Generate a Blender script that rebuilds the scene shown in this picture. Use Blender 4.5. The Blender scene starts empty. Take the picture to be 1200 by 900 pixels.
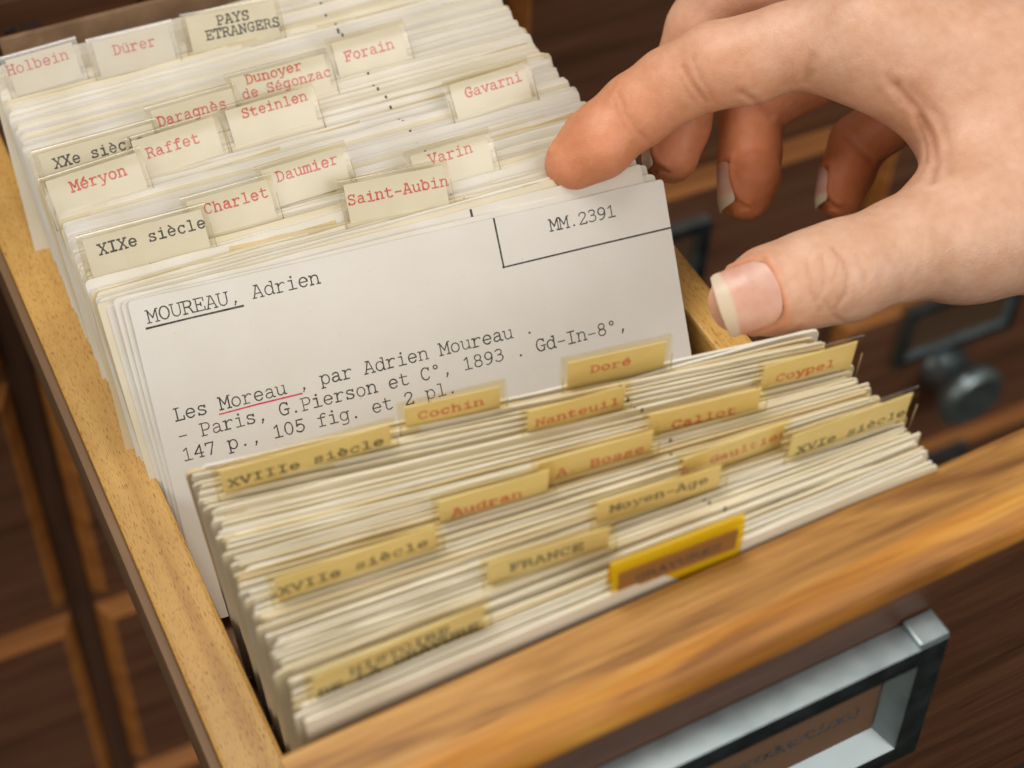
import bpy, math, random
import numpy as np
from mathutils import Matrix, Vector
from mathutils.bvhtree import BVHTree

# ------------------------------------------------------------------ camera
SC = bpy.context.scene
COL = SC.collection
MM = 0.001
# world axes (x right along a card, y into the drawer, z up) written in camera axes
RX = np.array([[0.89546218, -0.44421139, -0.02870045],
               [-0.35306149, -0.66949212, -0.65355021],
               [0.27109973, 0.59536252, -0.75633882]])
CAM = np.array([-89.5, -217.0, 328.0])
FPX = 2000.0
cam_d = bpy.data.cameras.new('camera')
cam_o = bpy.data.objects.new('camera', cam_d)
COL.objects.link(cam_o)
mw = Matrix.Identity(4)
for r in range(3):
    mw[r][0] = RX[0][r]; mw[r][1] = -RX[1][r]; mw[r][2] = -RX[2][r]; mw[r][3] = CAM[r] * MM
cam_o.matrix_world = mw
cam_d.sensor_width = 36.0
cam_d.lens = 36.0 * FPX / 1200.0
cam_d.clip_start = 0.01
cam_d.clip_end = 20.0
cam_d.dof.use_dof = True
cam_d.dof.focus_distance = 0.378
cam_d.dof.aperture_fstop = 13.0
SC.camera = cam_o

# ------------------------------------------------------------------ light
W = bpy.data.worlds.new('World'); SC.world = W; W.use_nodes = True
bg = W.node_tree.nodes['Background']
# an ordinary room: pale ceiling above, dark furniture and floor below
_nt = W.node_tree
_tc = _nt.nodes.new('ShaderNodeTexCoord'); _sx = _nt.nodes.new('ShaderNodeSeparateXYZ'); _rp = _nt.nodes.new('ShaderNodeValToRGB')
_mr = _nt.nodes.new('ShaderNodeMapRange'); _mr.inputs['From Min'].default_value = -1.0
_nt.links.new(_tc.outputs['Generated'], _sx.inputs[0]); _nt.links.new(_sx.outputs[2], _mr.inputs['Value'])
_nt.links.new(_mr.outputs[0], _rp.inputs[0]); _nt.links.new(_rp.outputs[0], bg.inputs[0])
_e = _rp.color_ramp.elements
_e[0].position = 0.40; _e[0].color = (0.06, 0.045, 0.032, 1)
_e[1].position = 0.85; _e[1].color = (1.0, 0.975, 0.94, 1)
_x = _e.new(0.58); _x.color = (0.42, 0.36, 0.29, 1)
bg.inputs[1].default_value = 0.42
SC.view_settings.view_transform = 'Standard'
SC.view_settings.look = 'None'
SC.view_settings.exposure = 0.0
SC.view_settings.gamma = 1.0

def area_lamp(name, loc, target, size, power, color):
    l = bpy.data.lights.new(name, 'AREA'); l.shape = 'DISK'; l.size = size; l.energy = power; l.color = color
    o = bpy.data.objects.new(name, l); COL.objects.link(o)
    o.location = [c * MM for c in loc]
    d = Vector(target) - Vector(loc)
    o.rotation_euler = d.to_track_quat('-Z', 'Y').to_euler()
    return o
area_lamp('ceiling_lamp', (-120, 260, 1120), (20, 0, 50), 0.55, 7.7, (1.0, 0.965, 0.91))
area_lamp('room_window', (430, -880, 570), (20, 0, 50), 0.9, 5.6, (1.0, 0.97, 0.93))
area_lamp('side_fill', (-850, -380, 430), (-20, 0, 20), 0.6, 2.0, (1.0, 0.93, 0.84))  # added fill for card ends, rail and left cabinet; no source seen

# ------------------------------------------------------------------ materials
def new_mat(name):
    m = bpy.data.materials.new(name); m.use_nodes = True
    nt = m.node_tree; nt.nodes.clear()
    out = nt.nodes.new('ShaderNodeOutputMaterial')
    return m, nt, out
def N(nt, t, **kw):
    n = nt.nodes.new(t)
    for k, v in kw.items():
        if k in n.inputs: n.inputs[k].default_value = v
        else: setattr(n, k, v)
    return n
def ramp(nt, stops):
    r = nt.nodes.new('ShaderNodeValToRGB'); e = r.color_ramp.elements
    e[0].position, e[0].color = stops[0][0], (*stops[0][1], 1)
    e[1].position, e[1].color = stops[-1][0], (*stops[-1][1], 1)
    for p, c in stops[1:-1]:
        x = e.new(p); x.color = (*c, 1)
    return r
def coords(nt, scale, rot=(0, 0, 0)):
    tc = N(nt, 'ShaderNodeTexCoord'); mp = N(nt, 'ShaderNodeMapping')
    mp.inputs['Scale'].default_value = scale; mp.inputs['Rotation'].default_value = rot
    nt.links.new(tc.outputs['Object'], mp.inputs['Vector'])
    return mp.outputs['Vector']
def bump(nt, fac, strength, dist):
    b = N(nt, 'ShaderNodeBump'); b.inputs['Strength'].default_value = strength; b.inputs['Distance'].default_value = dist
    nt.links.new(fac, b.inputs['Height']); return b.outputs['Normal']
def mixc(nt, a, b, fac, mode='MIX'):
    m = nt.nodes.new('ShaderNodeMix'); m.data_type = 'RGBA'; m.blend_type = mode
    for sock, v in ((m.inputs[6], a), (m.inputs[7], b), (m.inputs[0], fac)):
        if hasattr(v, 'is_output'): nt.links.new(v, sock)
        else: sock.default_value = (*v, 1) if isinstance(v, tuple) else v
    return m.outputs[2]

def mat_paper(name, c1, c2, rough=0.75, speck=0.0, mottle=(0.90, 0.88, 0.82)):
    m, nt, out = new_mat(name)
    p = N(nt, 'ShaderNodeBsdfPrincipled', Roughness=rough)
    p.inputs['Specular IOR Level'].default_value = 0.25
    oi = N(nt, 'ShaderNodeObjectInfo')
    r = ramp(nt, [(0.0, c1), (0.45, tuple(.7*a+.3*b for a, b in zip(c1, c2))), (0.72, c2), (1.0, c1)])
    nt.links.new(oi.outputs['Random'], r.inputs[0])
    n = N(nt, 'ShaderNodeTexNoise', Scale=60.0, Detail=5.0)
    nt.links.new(coords(nt, (1, 1, 1)), n.inputs['Vector'])
    r2 = ramp(nt, [(0.3, mottle), (0.62, (1, 1, 1))])
    nt.links.new(n.outputs[0], r2.inputs[0])
    c = mixc(nt, r.outputs[0], r2.outputs[0], 1.0, 'MULTIPLY')
    if speck:
        n2 = N(nt, 'ShaderNodeTexNoise', Scale=900.0, Detail=2.0)
        nt.links.new(coords(nt, (1, 1, 1)), n2.inputs['Vector'])
        r3 = ramp(nt, [(0.72, (1, 1, 1)), (0.78, (0.72, 0.62, 0.45))]); nt.links.new(n2.outputs[0], r3.inputs[0])
        c = mixc(nt, c, r3.outputs[0], speck, 'MULTIPLY')
    nt.links.new(c, p.inputs['Base Color'])
    n3 = N(nt, 'ShaderNodeTexNoise', Scale=1500.0, Detail=3.0)
    nt.links.new(coords(nt, (1, 1, 1)), n3.inputs['Vector'])
    nt.links.new(bump(nt, n3.outputs[0], 0.15, 0.0002), p.inputs['Normal'])
    nt.links.new(p.outputs[0], out.inputs[0])
    return m
def mat_ink(name, c, c2):
    m, nt, out = new_mat(name)
    p = N(nt, 'ShaderNodeBsdfPrincipled', Roughness=0.7)
    n = N(nt, 'ShaderNodeTexNoise', Scale=1400.0, Detail=3.0)
    nt.links.new(coords(nt, (1, 1, 1)), n.inputs['Vector'])
    r = ramp(nt, [(0.4, c), (0.68, c2)]); nt.links.new(n.outputs[0], r.inputs[0])
    nt.links.new(r.outputs[0], p.inputs['Base Color']); nt.links.new(p.outputs[0], out.inputs[0])
    return m
def mat_film(name, tint, refl, rough=0.22, base=0.0, body=None, haze=0.6):
    m, nt, out = new_mat(name)
    t = N(nt, 'ShaderNodeBsdfTransparent'); t.inputs[0].default_value = (*tint, 1)
    g = N(nt, 'ShaderNodeBsdfGlossy', Roughness=rough)
    lw = N(nt, 'ShaderNodeLayerWeight', Blend=0.5)
    pw = N(nt, 'ShaderNodeMath', operation='POWER'); pw.inputs[1].default_value = 4.0
    nt.links.new(lw.outputs['Facing'], pw.inputs[0])
    ma = N(nt, 'ShaderNodeMath', operation='MULTIPLY_ADD'); ma.inputs[1].default_value = refl; ma.inputs[2].default_value = base + 0.03
    nt.links.new(pw.outputs[0], ma.inputs[0])
    mx = N(nt, 'ShaderNodeMixShader')
    see = t.outputs[0]
    if body:      # flat diffuse share: scatter in the coloured sheet, painted glare on back tabs
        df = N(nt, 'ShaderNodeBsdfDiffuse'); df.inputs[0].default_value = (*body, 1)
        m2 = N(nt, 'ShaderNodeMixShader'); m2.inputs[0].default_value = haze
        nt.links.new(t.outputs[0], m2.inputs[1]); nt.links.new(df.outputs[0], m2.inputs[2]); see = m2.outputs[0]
    nt.links.new(ma.outputs[0], mx.inputs[0]); nt.links.new(see, mx.inputs[1]); nt.links.new(g.outputs[0], mx.inputs[2])
    nt.links.new(mx.outputs[0], out.inputs[0])
    return m
def mat_beech(name, along):
    """pale beech with short dark pores running along one axis"""
    m, nt, out = new_mat(name)
    p = N(nt, 'ShaderNodeBsdfPrincipled', Roughness=0.42)
    s = lambda a, b: tuple(a if i == along else b for i in range(3))
    n = N(nt, 'ShaderNodeTexNoise', Scale=1.0, Detail=6.0, Distortion=0.6)
    nt.links.new(coords(nt, s(7, 260)), n.inputs['Vector'])
    r = ramp(nt, [(0.25, (0.48, 0.25, 0.058)), (0.5, (0.64, 0.38, 0.10)), (0.75, (0.72, 0.46, 0.14))]); nt.links.new(n.outputs[0], r.inputs[0])
    n2 = N(nt, 'ShaderNodeTexNoise', Scale=1.0, Detail=1.0)
    nt.links.new(coords(nt, s(520, 4800)), n2.inputs['Vector'])
    r2 = ramp(nt, [(0.60, (1, 1, 1)), (0.68, (0.58, 0.43, 0.28))]); nt.links.new(n2.outputs[0], r2.inputs[0])
    n3 = N(nt, 'ShaderNodeTexNoise', Scale=26.0, Detail=5.0)
    nt.links.new(coords(nt, (1, 1, 1)), n3.inputs['Vector'])
    r3 = ramp(nt, [(0.35, (0.74, 0.68, 0.60)), (0.7, (1.06, 1.02, 0.98))]); nt.links.new(n3.outputs[0], r3.inputs[0])
    c = mixc(nt, r.outputs[0], r2.outputs[0], 1.0, 'MULTIPLY')
    c = mixc(nt, c, r3.outputs[0], 1.0, 'MULTIPLY')
    n4 = N(nt, 'ShaderNodeTexNoise', Scale=75.0, Detail=1.0)
    nt.links.new(coords(nt, (1, 1, 1)), n4.inputs['Vector'])
    r4 = ramp(nt, [(0.80, (1, 1, 1)), (0.84, (0.45, 0.32, 0.2))]); nt.links.new(n4.outputs[0], r4.inputs[0])
    c = mixc(nt, c, r4.outputs[0], 0.8, 'MULTIPLY')
    nt.links.new(c, p.inputs['Base Color'])
    nt.links.new(bump(nt, n2.outputs[0], 0.15, 0.0002), p.inputs['Normal'])
    nt.links.new(p.outputs[0], out.inputs[0])
    return m
def mat_dark_wood(name, along, dark=(0.10, 0.042, 0.022), light=(0.205, 0.092, 0.047), edge=None, rough=0.5):
    m, nt, out = new_mat(name)
    p = N(nt, 'ShaderNodeBsdfPrincipled', Roughness=rough)
    p.inputs['Specular IOR Level'].default_value = 0.3
    s = lambda a, b: tuple(a if i == along else b for i in range(3))
    n = N(nt, 'ShaderNodeTexNoise', Scale=1.0, Detail=6.0, Distortion=0.8)
    nt.links.new(coords(nt, s(9, 110)), n.inputs['Vector'])
    r = ramp(nt, [(0.3, dark), (0.7, light)]); nt.links.new(n.outputs[0], r.inputs[0])
    nt.links.new(r.outputs[0], p.inputs['Base Color'])
    nt.links.new(bump(nt, n.outputs[0], 0.2, 0.0004), p.inputs['Normal'])
    nt.links.new(p.outputs[0], out.inputs[0])
    return m
def mat_front(name):
    """drawer front: sanded pale top, worn orange rounded edge, dark stained face (bands by height on the board)"""
    m, nt, out = new_mat(name)
    p = N(nt, 'ShaderNodeBsdfPrincipled', Roughness=0.5)
    p.inputs['Specular IOR Level'].default_value = 0.3
    p.inputs['Coat Weight'].default_value = 0.08; p.inputs['Coat Roughness'].default_value = 0.3
    n = N(nt, 'ShaderNodeTexNoise', Scale=1.0, Detail=7.0, Distortion=0.9)
    nt.links.new(coords(nt, (16, 170, 170)), n.inputs['Vector'])
    top = ramp(nt, [(0.30, (0.20, 0.080, 0.016)), (0.5, (0.42, 0.205, 0.048)), (0.68, (0.54, 0.30, 0.085))])
    mid = ramp(nt, [(0.28, (0.22, 0.078, 0.012)), (0.5, (0.50, 0.21, 0.030)), (0.70, (0.62, 0.32, 0.065))])
    drk = ramp(nt, [(0.3, (0.065, 0.026, 0.013)), (0.7, (0.13, 0.056, 0.027))])
    for r in (top, mid, drk): nt.links.new(n.outputs[0], r.inputs[0])
    tc = N(nt, 'ShaderNodeTexCoord'); sx = N(nt, 'ShaderNodeSeparateXYZ'); nt.links.new(tc.outputs['Object'], sx.inputs[0])
    n2 = N(nt, 'ShaderNodeTexNoise', Scale=1.0, Detail=4.0)
    nt.links.new(coords(nt, (22, 60, 60)), n2.inputs['Vector'])
    def band(axis, lo, hi, wob):
        mr = N(nt, 'ShaderNodeMapRange'); mr.inputs['From Min'].default_value = lo; mr.inputs['From Max'].default_value = hi
        a = N(nt, 'ShaderNodeMath', operation='MULTIPLY_ADD'); a.inputs[1].default_value = wob
        nt.links.new(n2.outputs[0], a.inputs[0]); nt.links.new(sx.outputs[axis], a.inputs[2])
        nt.links.new(a.outputs[0], mr.inputs['Value']); return mr.outputs[0]
    c = mixc(nt, mid.outputs[0], top.outputs[0], band(1, -0.0815, -0.0795, 0.005))
    c = mixc(nt, drk.outputs[0], c, band(2, 0.0675, 0.0690, 0.003))
    n3 = N(nt, 'ShaderNodeTexNoise', Scale=1.0, Detail=3.0)
    nt.links.new(coords(nt, (60, 420, 420)), n3.inputs['Vector'])
    r3 = ramp(nt, [(0.62, (1, 1, 1)), (0.76, (0.45, 0.28, 0.16))]); nt.links.new(n3.outputs[0], r3.inputs[0])
    c = mixc(nt, c, r3.outputs[0], 0.55, 'MULTIPLY')
    n5 = N(nt, 'ShaderNodeTexNoise', Scale=1.0, Detail=3.0)
    nt.links.new(coords(nt, (45, 1100, 1100)), n5.inputs['Vector'])
    r5 = ramp(nt, [(0.35, (0.78, 0.72, 0.66)), (0.62, (1.06, 1.05, 1.03))]); nt.links.new(n5.outputs[0], r5.inputs[0])
    c = mixc(nt, c, r5.outputs[0], 0.8, 'MULTIPLY')
    nt.links.new(c, p.inputs['Base Color'])
    nt.links.new(bump(nt, n.outputs[0], 0.25, 0.0004), p.inputs['Normal'])
    nt.links.new(p.outputs[0], out.inputs[0])
    return m
def mat_metal(name, c, rough, worn):
    m, nt, out = new_mat(name)
    p = N(nt, 'ShaderNodeBsdfPrincipled', Metallic=0.85)
    n = N(nt, 'ShaderNodeTexNoise', Scale=170.0, Detail=6.0)
    nt.links.new(coords(nt, (1, 1, 1)), n.inputs['Vector'])
    r = ramp(nt, [(0.35, c), (0.7, worn)]); nt.links.new(n.outputs[0], r.inputs[0])
    nt.links.new(r.outputs[0], p.inputs['Base Color'])
    r2 = ramp(nt, [(0.3, (rough,)*3), (0.7, (rough + .15,)*3)]); nt.links.new(n.outputs[0], r2.inputs[0])
    nt.links.new(r2.outputs[0], p.inputs['Roughness'])
    nt.links.new(bump(nt, n.outputs[0], 0.15, 0.0003), p.inputs['Normal'])
    nt.links.new(p.outputs[0], out.inputs[0])
    return m
def mat_skin():
    m, nt, out = new_mat('skin')
    p = N(nt, 'ShaderNodeBsdfPrincipled', Roughness=0.46)
    p.inputs['Subsurface Weight'].default_value = 0.30
    p.inputs['Subsurface Radius'].default_value = (1.0, 0.35, 0.2)
    p.inputs['Subsurface Scale'].default_value = 0.0022
    p.inputs['Specular IOR Level'].default_value = 0.4
    at = N(nt, 'ShaderNodeAttribute', attribute_name='flush_shade')
    n = N(nt, 'ShaderNodeTexNoise', Scale=110.0, Detail=5.0)
    nt.links.new(coords(nt, (1, 1, 1)), n.inputs['Vector'])
    r = ramp(nt, [(0.3, (0.655, 0.375, 0.235)), (0.7, (0.77, 0.495, 0.35))]); nt.links.new(n.outputs[0], r.inputs[0])
    c = mixc(nt, r.outputs[0], (0.68, 0.225, 0.085), at.outputs['Fac'])
    n2 = N(nt, 'ShaderNodeTexNoise', Scale=420.0, Detail=2.0)
    nt.links.new(coords(nt, (1, 1, 1)), n2.inputs['Vector'])
    r2 = ramp(nt, [(0.33, (0.955, 0.915, 0.90)), (0.62, (1.01, 1.01, 1.01))]); nt.links.new(n2.outputs[0], r2.inputs[0])
    c = mixc(nt, c, r2.outputs[0], 1.0, 'MULTIPLY')
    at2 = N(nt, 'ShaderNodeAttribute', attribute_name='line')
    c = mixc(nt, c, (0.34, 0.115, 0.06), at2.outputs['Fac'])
    nt.links.new(c, p.inputs['Base Color'])
    v = N(nt, 'ShaderNodeTexVoronoi', Scale=1150.0, feature='DISTANCE_TO_EDGE')
    w = N(nt, 'ShaderNodeTexNoise', Scale=420.0, Detail=6.0)
    nt.links.new(coords(nt, (1, 1.6, 1)), v.inputs['Vector']); nt.links.new(coords(nt, (1, 1, 1)), w.inputs['Vector'])
    ad = N(nt, 'ShaderNodeMath', operation='MULTIPLY_ADD'); ad.inputs[1].default_value = 0.5
    nt.links.new(v.outputs['Distance'], ad.inputs[0]); nt.links.new(w.outputs[0], ad.inputs[2])
    nt.links.new(bump(nt, ad.outputs[0], 0.34, 0.0005), p.inputs['Normal'])
    nt.links.new(p.outputs[0], out.inputs[0])
    return m
def mat_nail():
    m, nt, out = new_mat('nail')
    p = N(nt, 'ShaderNodeBsdfPrincipled', Roughness=0.34); p.inputs['Specular IOR Level'].default_value = 0.4
    p.inputs['Subsurface Weight'].default_value = 0.25; p.inputs['Subsurface Scale'].default_value = 0.001
    at = N(nt, 'ShaderNodeAttribute', attribute_name='free_edge')
    n = N(nt, 'ShaderNodeTexNoise', Scale=160.0, Detail=4.0)
    nt.links.new(coords(nt, (1, 1, 1)), n.inputs['Vector'])
    r = ramp(nt, [(0.35, (0.66, 0.33, 0.235)), (0.65, (0.76, 0.45, 0.35))]); nt.links.new(n.outputs[0], r.inputs[0])
    c = mixc(nt, r.outputs[0], (0.70, 0.565, 0.41), at.outputs['Fac'])
    nt.links.new(c, p.inputs['Base Color'])
    nt.links.new(bump(nt, n.outputs[0], 0.12, 0.0003), p.inputs['Normal'])
    nt.links.new(p.outputs[0], out.inputs[0])
    return m
def mat_plain(name, c, rough=0.5, spec=0.5, sss=0.0):
    m, nt, out = new_mat(name)
    p = N(nt, 'ShaderNodeBsdfPrincipled', Roughness=rough); p.inputs['Specular IOR Level'].default_value = spec
    n = N(nt, 'ShaderNodeTexNoise', Scale=200.0, Detail=3.0)
    nt.links.new(coords(nt, (1, 1, 1)), n.inputs['Vector'])
    r = ramp(nt, [(0.3, tuple(x * .88 for x in c)), (0.7, c)]); nt.links.new(n.outputs[0], r.inputs[0])
    nt.links.new(r.outputs[0], p.inputs['Base Color'])
    if sss:
        p.inputs['Subsurface Weight'].default_value = sss; p.inputs['Subsurface Scale'].default_value = 0.001
    nt.links.new(p.outputs[0], out.inputs[0])
    return m

M = dict(
    card=mat_paper('card_stock', (0.83, 0.80, 0.745), (0.80, 0.72, 0.54)),
    card_cream=mat_paper('cream_card_stock', (0.84, 0.79, 0.69), (0.80, 0.70, 0.49)),
    card_aged=mat_paper('aged_card_stock', (0.82, 0.755, 0.60), (0.75, 0.61, 0.36)),
    card_end=mat_paper('card_ends', (0.80, 0.55, 0.29), (0.64, 0.42, 0.20)),
    main=mat_paper('typed_card_stock', (0.80, 0.77, 0.722), (0.80, 0.77, 0.722), speck=0.45, mottle=(0.965, 0.955, 0.93)),
    manila=mat_paper('manila_stock', (0.74, 0.63, 0.42), (0.66, 0.52, 0.30)),
    label_back=mat_paper('label_paper', (0.80, 0.765, 0.66), (0.80, 0.765, 0.66)),
    label_front=mat_paper('aged_label_paper', (0.86, 0.74, 0.42), (0.83, 0.69, 0.36)),
    label_orange=mat_paper('brown_label_paper', (0.34, 0.155, 0.04), (0.34, 0.155, 0.04)),
    black=mat_ink('black_ink', (0.035, 0.032, 0.03), (0.13, 0.12, 0.11)),
    red=mat_ink('red_ink', (0.60, 0.05, 0.025), (0.72, 0.19, 0.13)),
    pink=mat_ink('red_pencil', (0.70, 0.04, 0.10), (0.75, 0.15, 0.2)),
    film=mat_film('celluloid', (0.97, 0.945, 0.87), 0.5, 0.24, 0.06),
    film_aged=mat_film('aged_celluloid', (0.975, 0.93, 0.78), 0.4, 0.16, 0.01),
    film_yellow=mat_film('yellow_celluloid', (0.97, 0.66, 0.03), 0.4, body=(0.88, 0.60, 0.015)),
    film_glare=mat_film('glare_celluloid', (0.97, 0.945, 0.90), 0.5, 0.24, 0.06, body=(0.86, 0.83, 0.78), haze=0.2),  # glare on two back tabs, put in as a whitish haze
    rim=mat_paper('celluloid_edge', (0.50, 0.41, 0.22), (0.42, 0.33, 0.16)),
    beech_y=mat_beech('beech_rail', 1), beech_x=mat_beech('beech_cross', 0),
    front=mat_front('drawer_front_wood'),
    dark=mat_dark_wood('stained_wood', 0),
    lit_edge=mat_dark_wood('lit_stained_edge', 0, (0.33, 0.115, 0.026), (0.56, 0.225, 0.055)),  # light caught by the rounded drawer edges, put into the wood colour
    dark_v=mat_dark_wood('stained_wood_upright', 2, (0.06, 0.029, 0.017), (0.125, 0.062, 0.034)),
    shade_block_wood=mat_dark_wood('side_shade_block_wood', 1, (0.13, 0.07, 0.032), (0.24, 0.14, 0.07), rough=0.55),  # rail side's shade put into the colour; also the follower block's own brown
    metal=mat_metal('zinc_metal', (0.34, 0.405, 0.415), 0.36, (0.43, 0.49, 0.495)),
    metal_shaded=mat_metal('shaded_metal', (0.05, 0.07, 0.075), 0.28, (0.11, 0.14, 0.145)),  # dark reflection on the holders' front faces, put into the metal colour
    metal_pull=mat_metal('pull_metal', (0.24, 0.30, 0.305), 0.26, (0.34, 0.40, 0.40)),
    tag=mat_paper('shaded_holder_paper', (0.17, 0.095, 0.055), (0.17, 0.095, 0.055)),  # shadow on the front label, put into the paper colour
    tag_dark=mat_paper('shut_drawer_paper', (0.11, 0.062, 0.035), (0.11, 0.062, 0.035)),
    skin=mat_skin(),
    nail=mat_nail(),
)

# ------------------------------------------------------------------ helpers
def link_mesh(name, verts, faces, mats, parent=None, fm=None, smooth=False):
    me = bpy.data.meshes.new(name)
    me.from_pydata([(v[0] * MM, v[1] * MM, v[2] * MM) for v in verts], [], faces)
    for m in (mats if isinstance(mats, (list, tuple)) else [mats]): me.materials.append(m)
    if fm is not None: me.polygons.foreach_set('material_index', fm)
    if smooth: me.polygons.foreach_set('use_smooth', [True] * len(me.polygons))
    me.update()
    o = bpy.data.objects.new(name, me); COL.objects.link(o)
    if parent is not None: o.parent = parent
    return o
def tag(o, label, cat, group=None, kind=None):
    o['label'] = label; o['category'] = cat
    if group: o['group'] = group
    if kind: o['kind'] = kind
    return o
def empty(name, loc=(0, 0, 0), rot=None):
    o = bpy.data.objects.new(name, None); COL.objects.link(o)
    o.empty_display_size = 0.01
    o.location = [c * MM for c in loc]
    if rot: o.rotation_euler = rot
    return o
class MB:
    def __init__(s): s.v = []; s.f = []; s.m = []
    def add(s, v, f, mi=0):
        b = len(s.v); s.v += [tuple(x) for x in v]; s.f += [tuple(i + b for i in q) for q in f]; s.m += [mi] * len(f)
    def box(s, x0, x1, y0, y1, z0, z1, mi=0, bev=0.0):
        """box with chamfered edges"""
        if bev <= 0:
            v = [(x, y, z) for x in (x0, x1) for y in (y0, y1) for z in (z0, z1)]
            s.add(v, [(0, 1, 3, 2), (4, 6, 7, 5), (0, 4, 5, 1), (2, 3, 7, 6), (0, 2, 6, 4), (1, 5, 7, 3)], mi); return
        import bmesh
        bm = bmesh.new(); bmesh.ops.create_cube(bm, size=1.0)
        for q in bm.verts:
            q.co = Vector(((x0+x1)/2 + q.co.x*(x1-x0), (y0+y1)/2 + q.co.y*(y1-y0), (z0+z1)/2 + q.co.z*(z1-z0)))
        bmesh.ops.bevel(bm, geom=list(bm.edges), offset=bev, segments=2, affect='EDGES', profile=0.6)
        bm.verts.index_update()
        s.add([q.co[:] for q in bm.verts], [[q.index for q in f.verts] for f in bm.faces], mi); bm.free()
    def sweep(s, prof, x0, x1, mi=0, caps=True, axis=0):
        """closed (y,z) outline swept along x"""
        n = len(prof)
        v = [(x0, y, z) for y, z in prof] + [(x1, y, z) for y, z in prof]
        f = [(i, (i+1) % n, n + (i+1) % n, n + i) for i in range(n)]
        if caps: f += [tuple(range(n))[::-1], tuple(range(n, 2*n))]
        s.add(v, f, mi)
    def build(s, name, mats, parent=None, smooth=False):
        return link_mesh(name, s.v, s.f, mats, parent, s.m, smooth)

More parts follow.
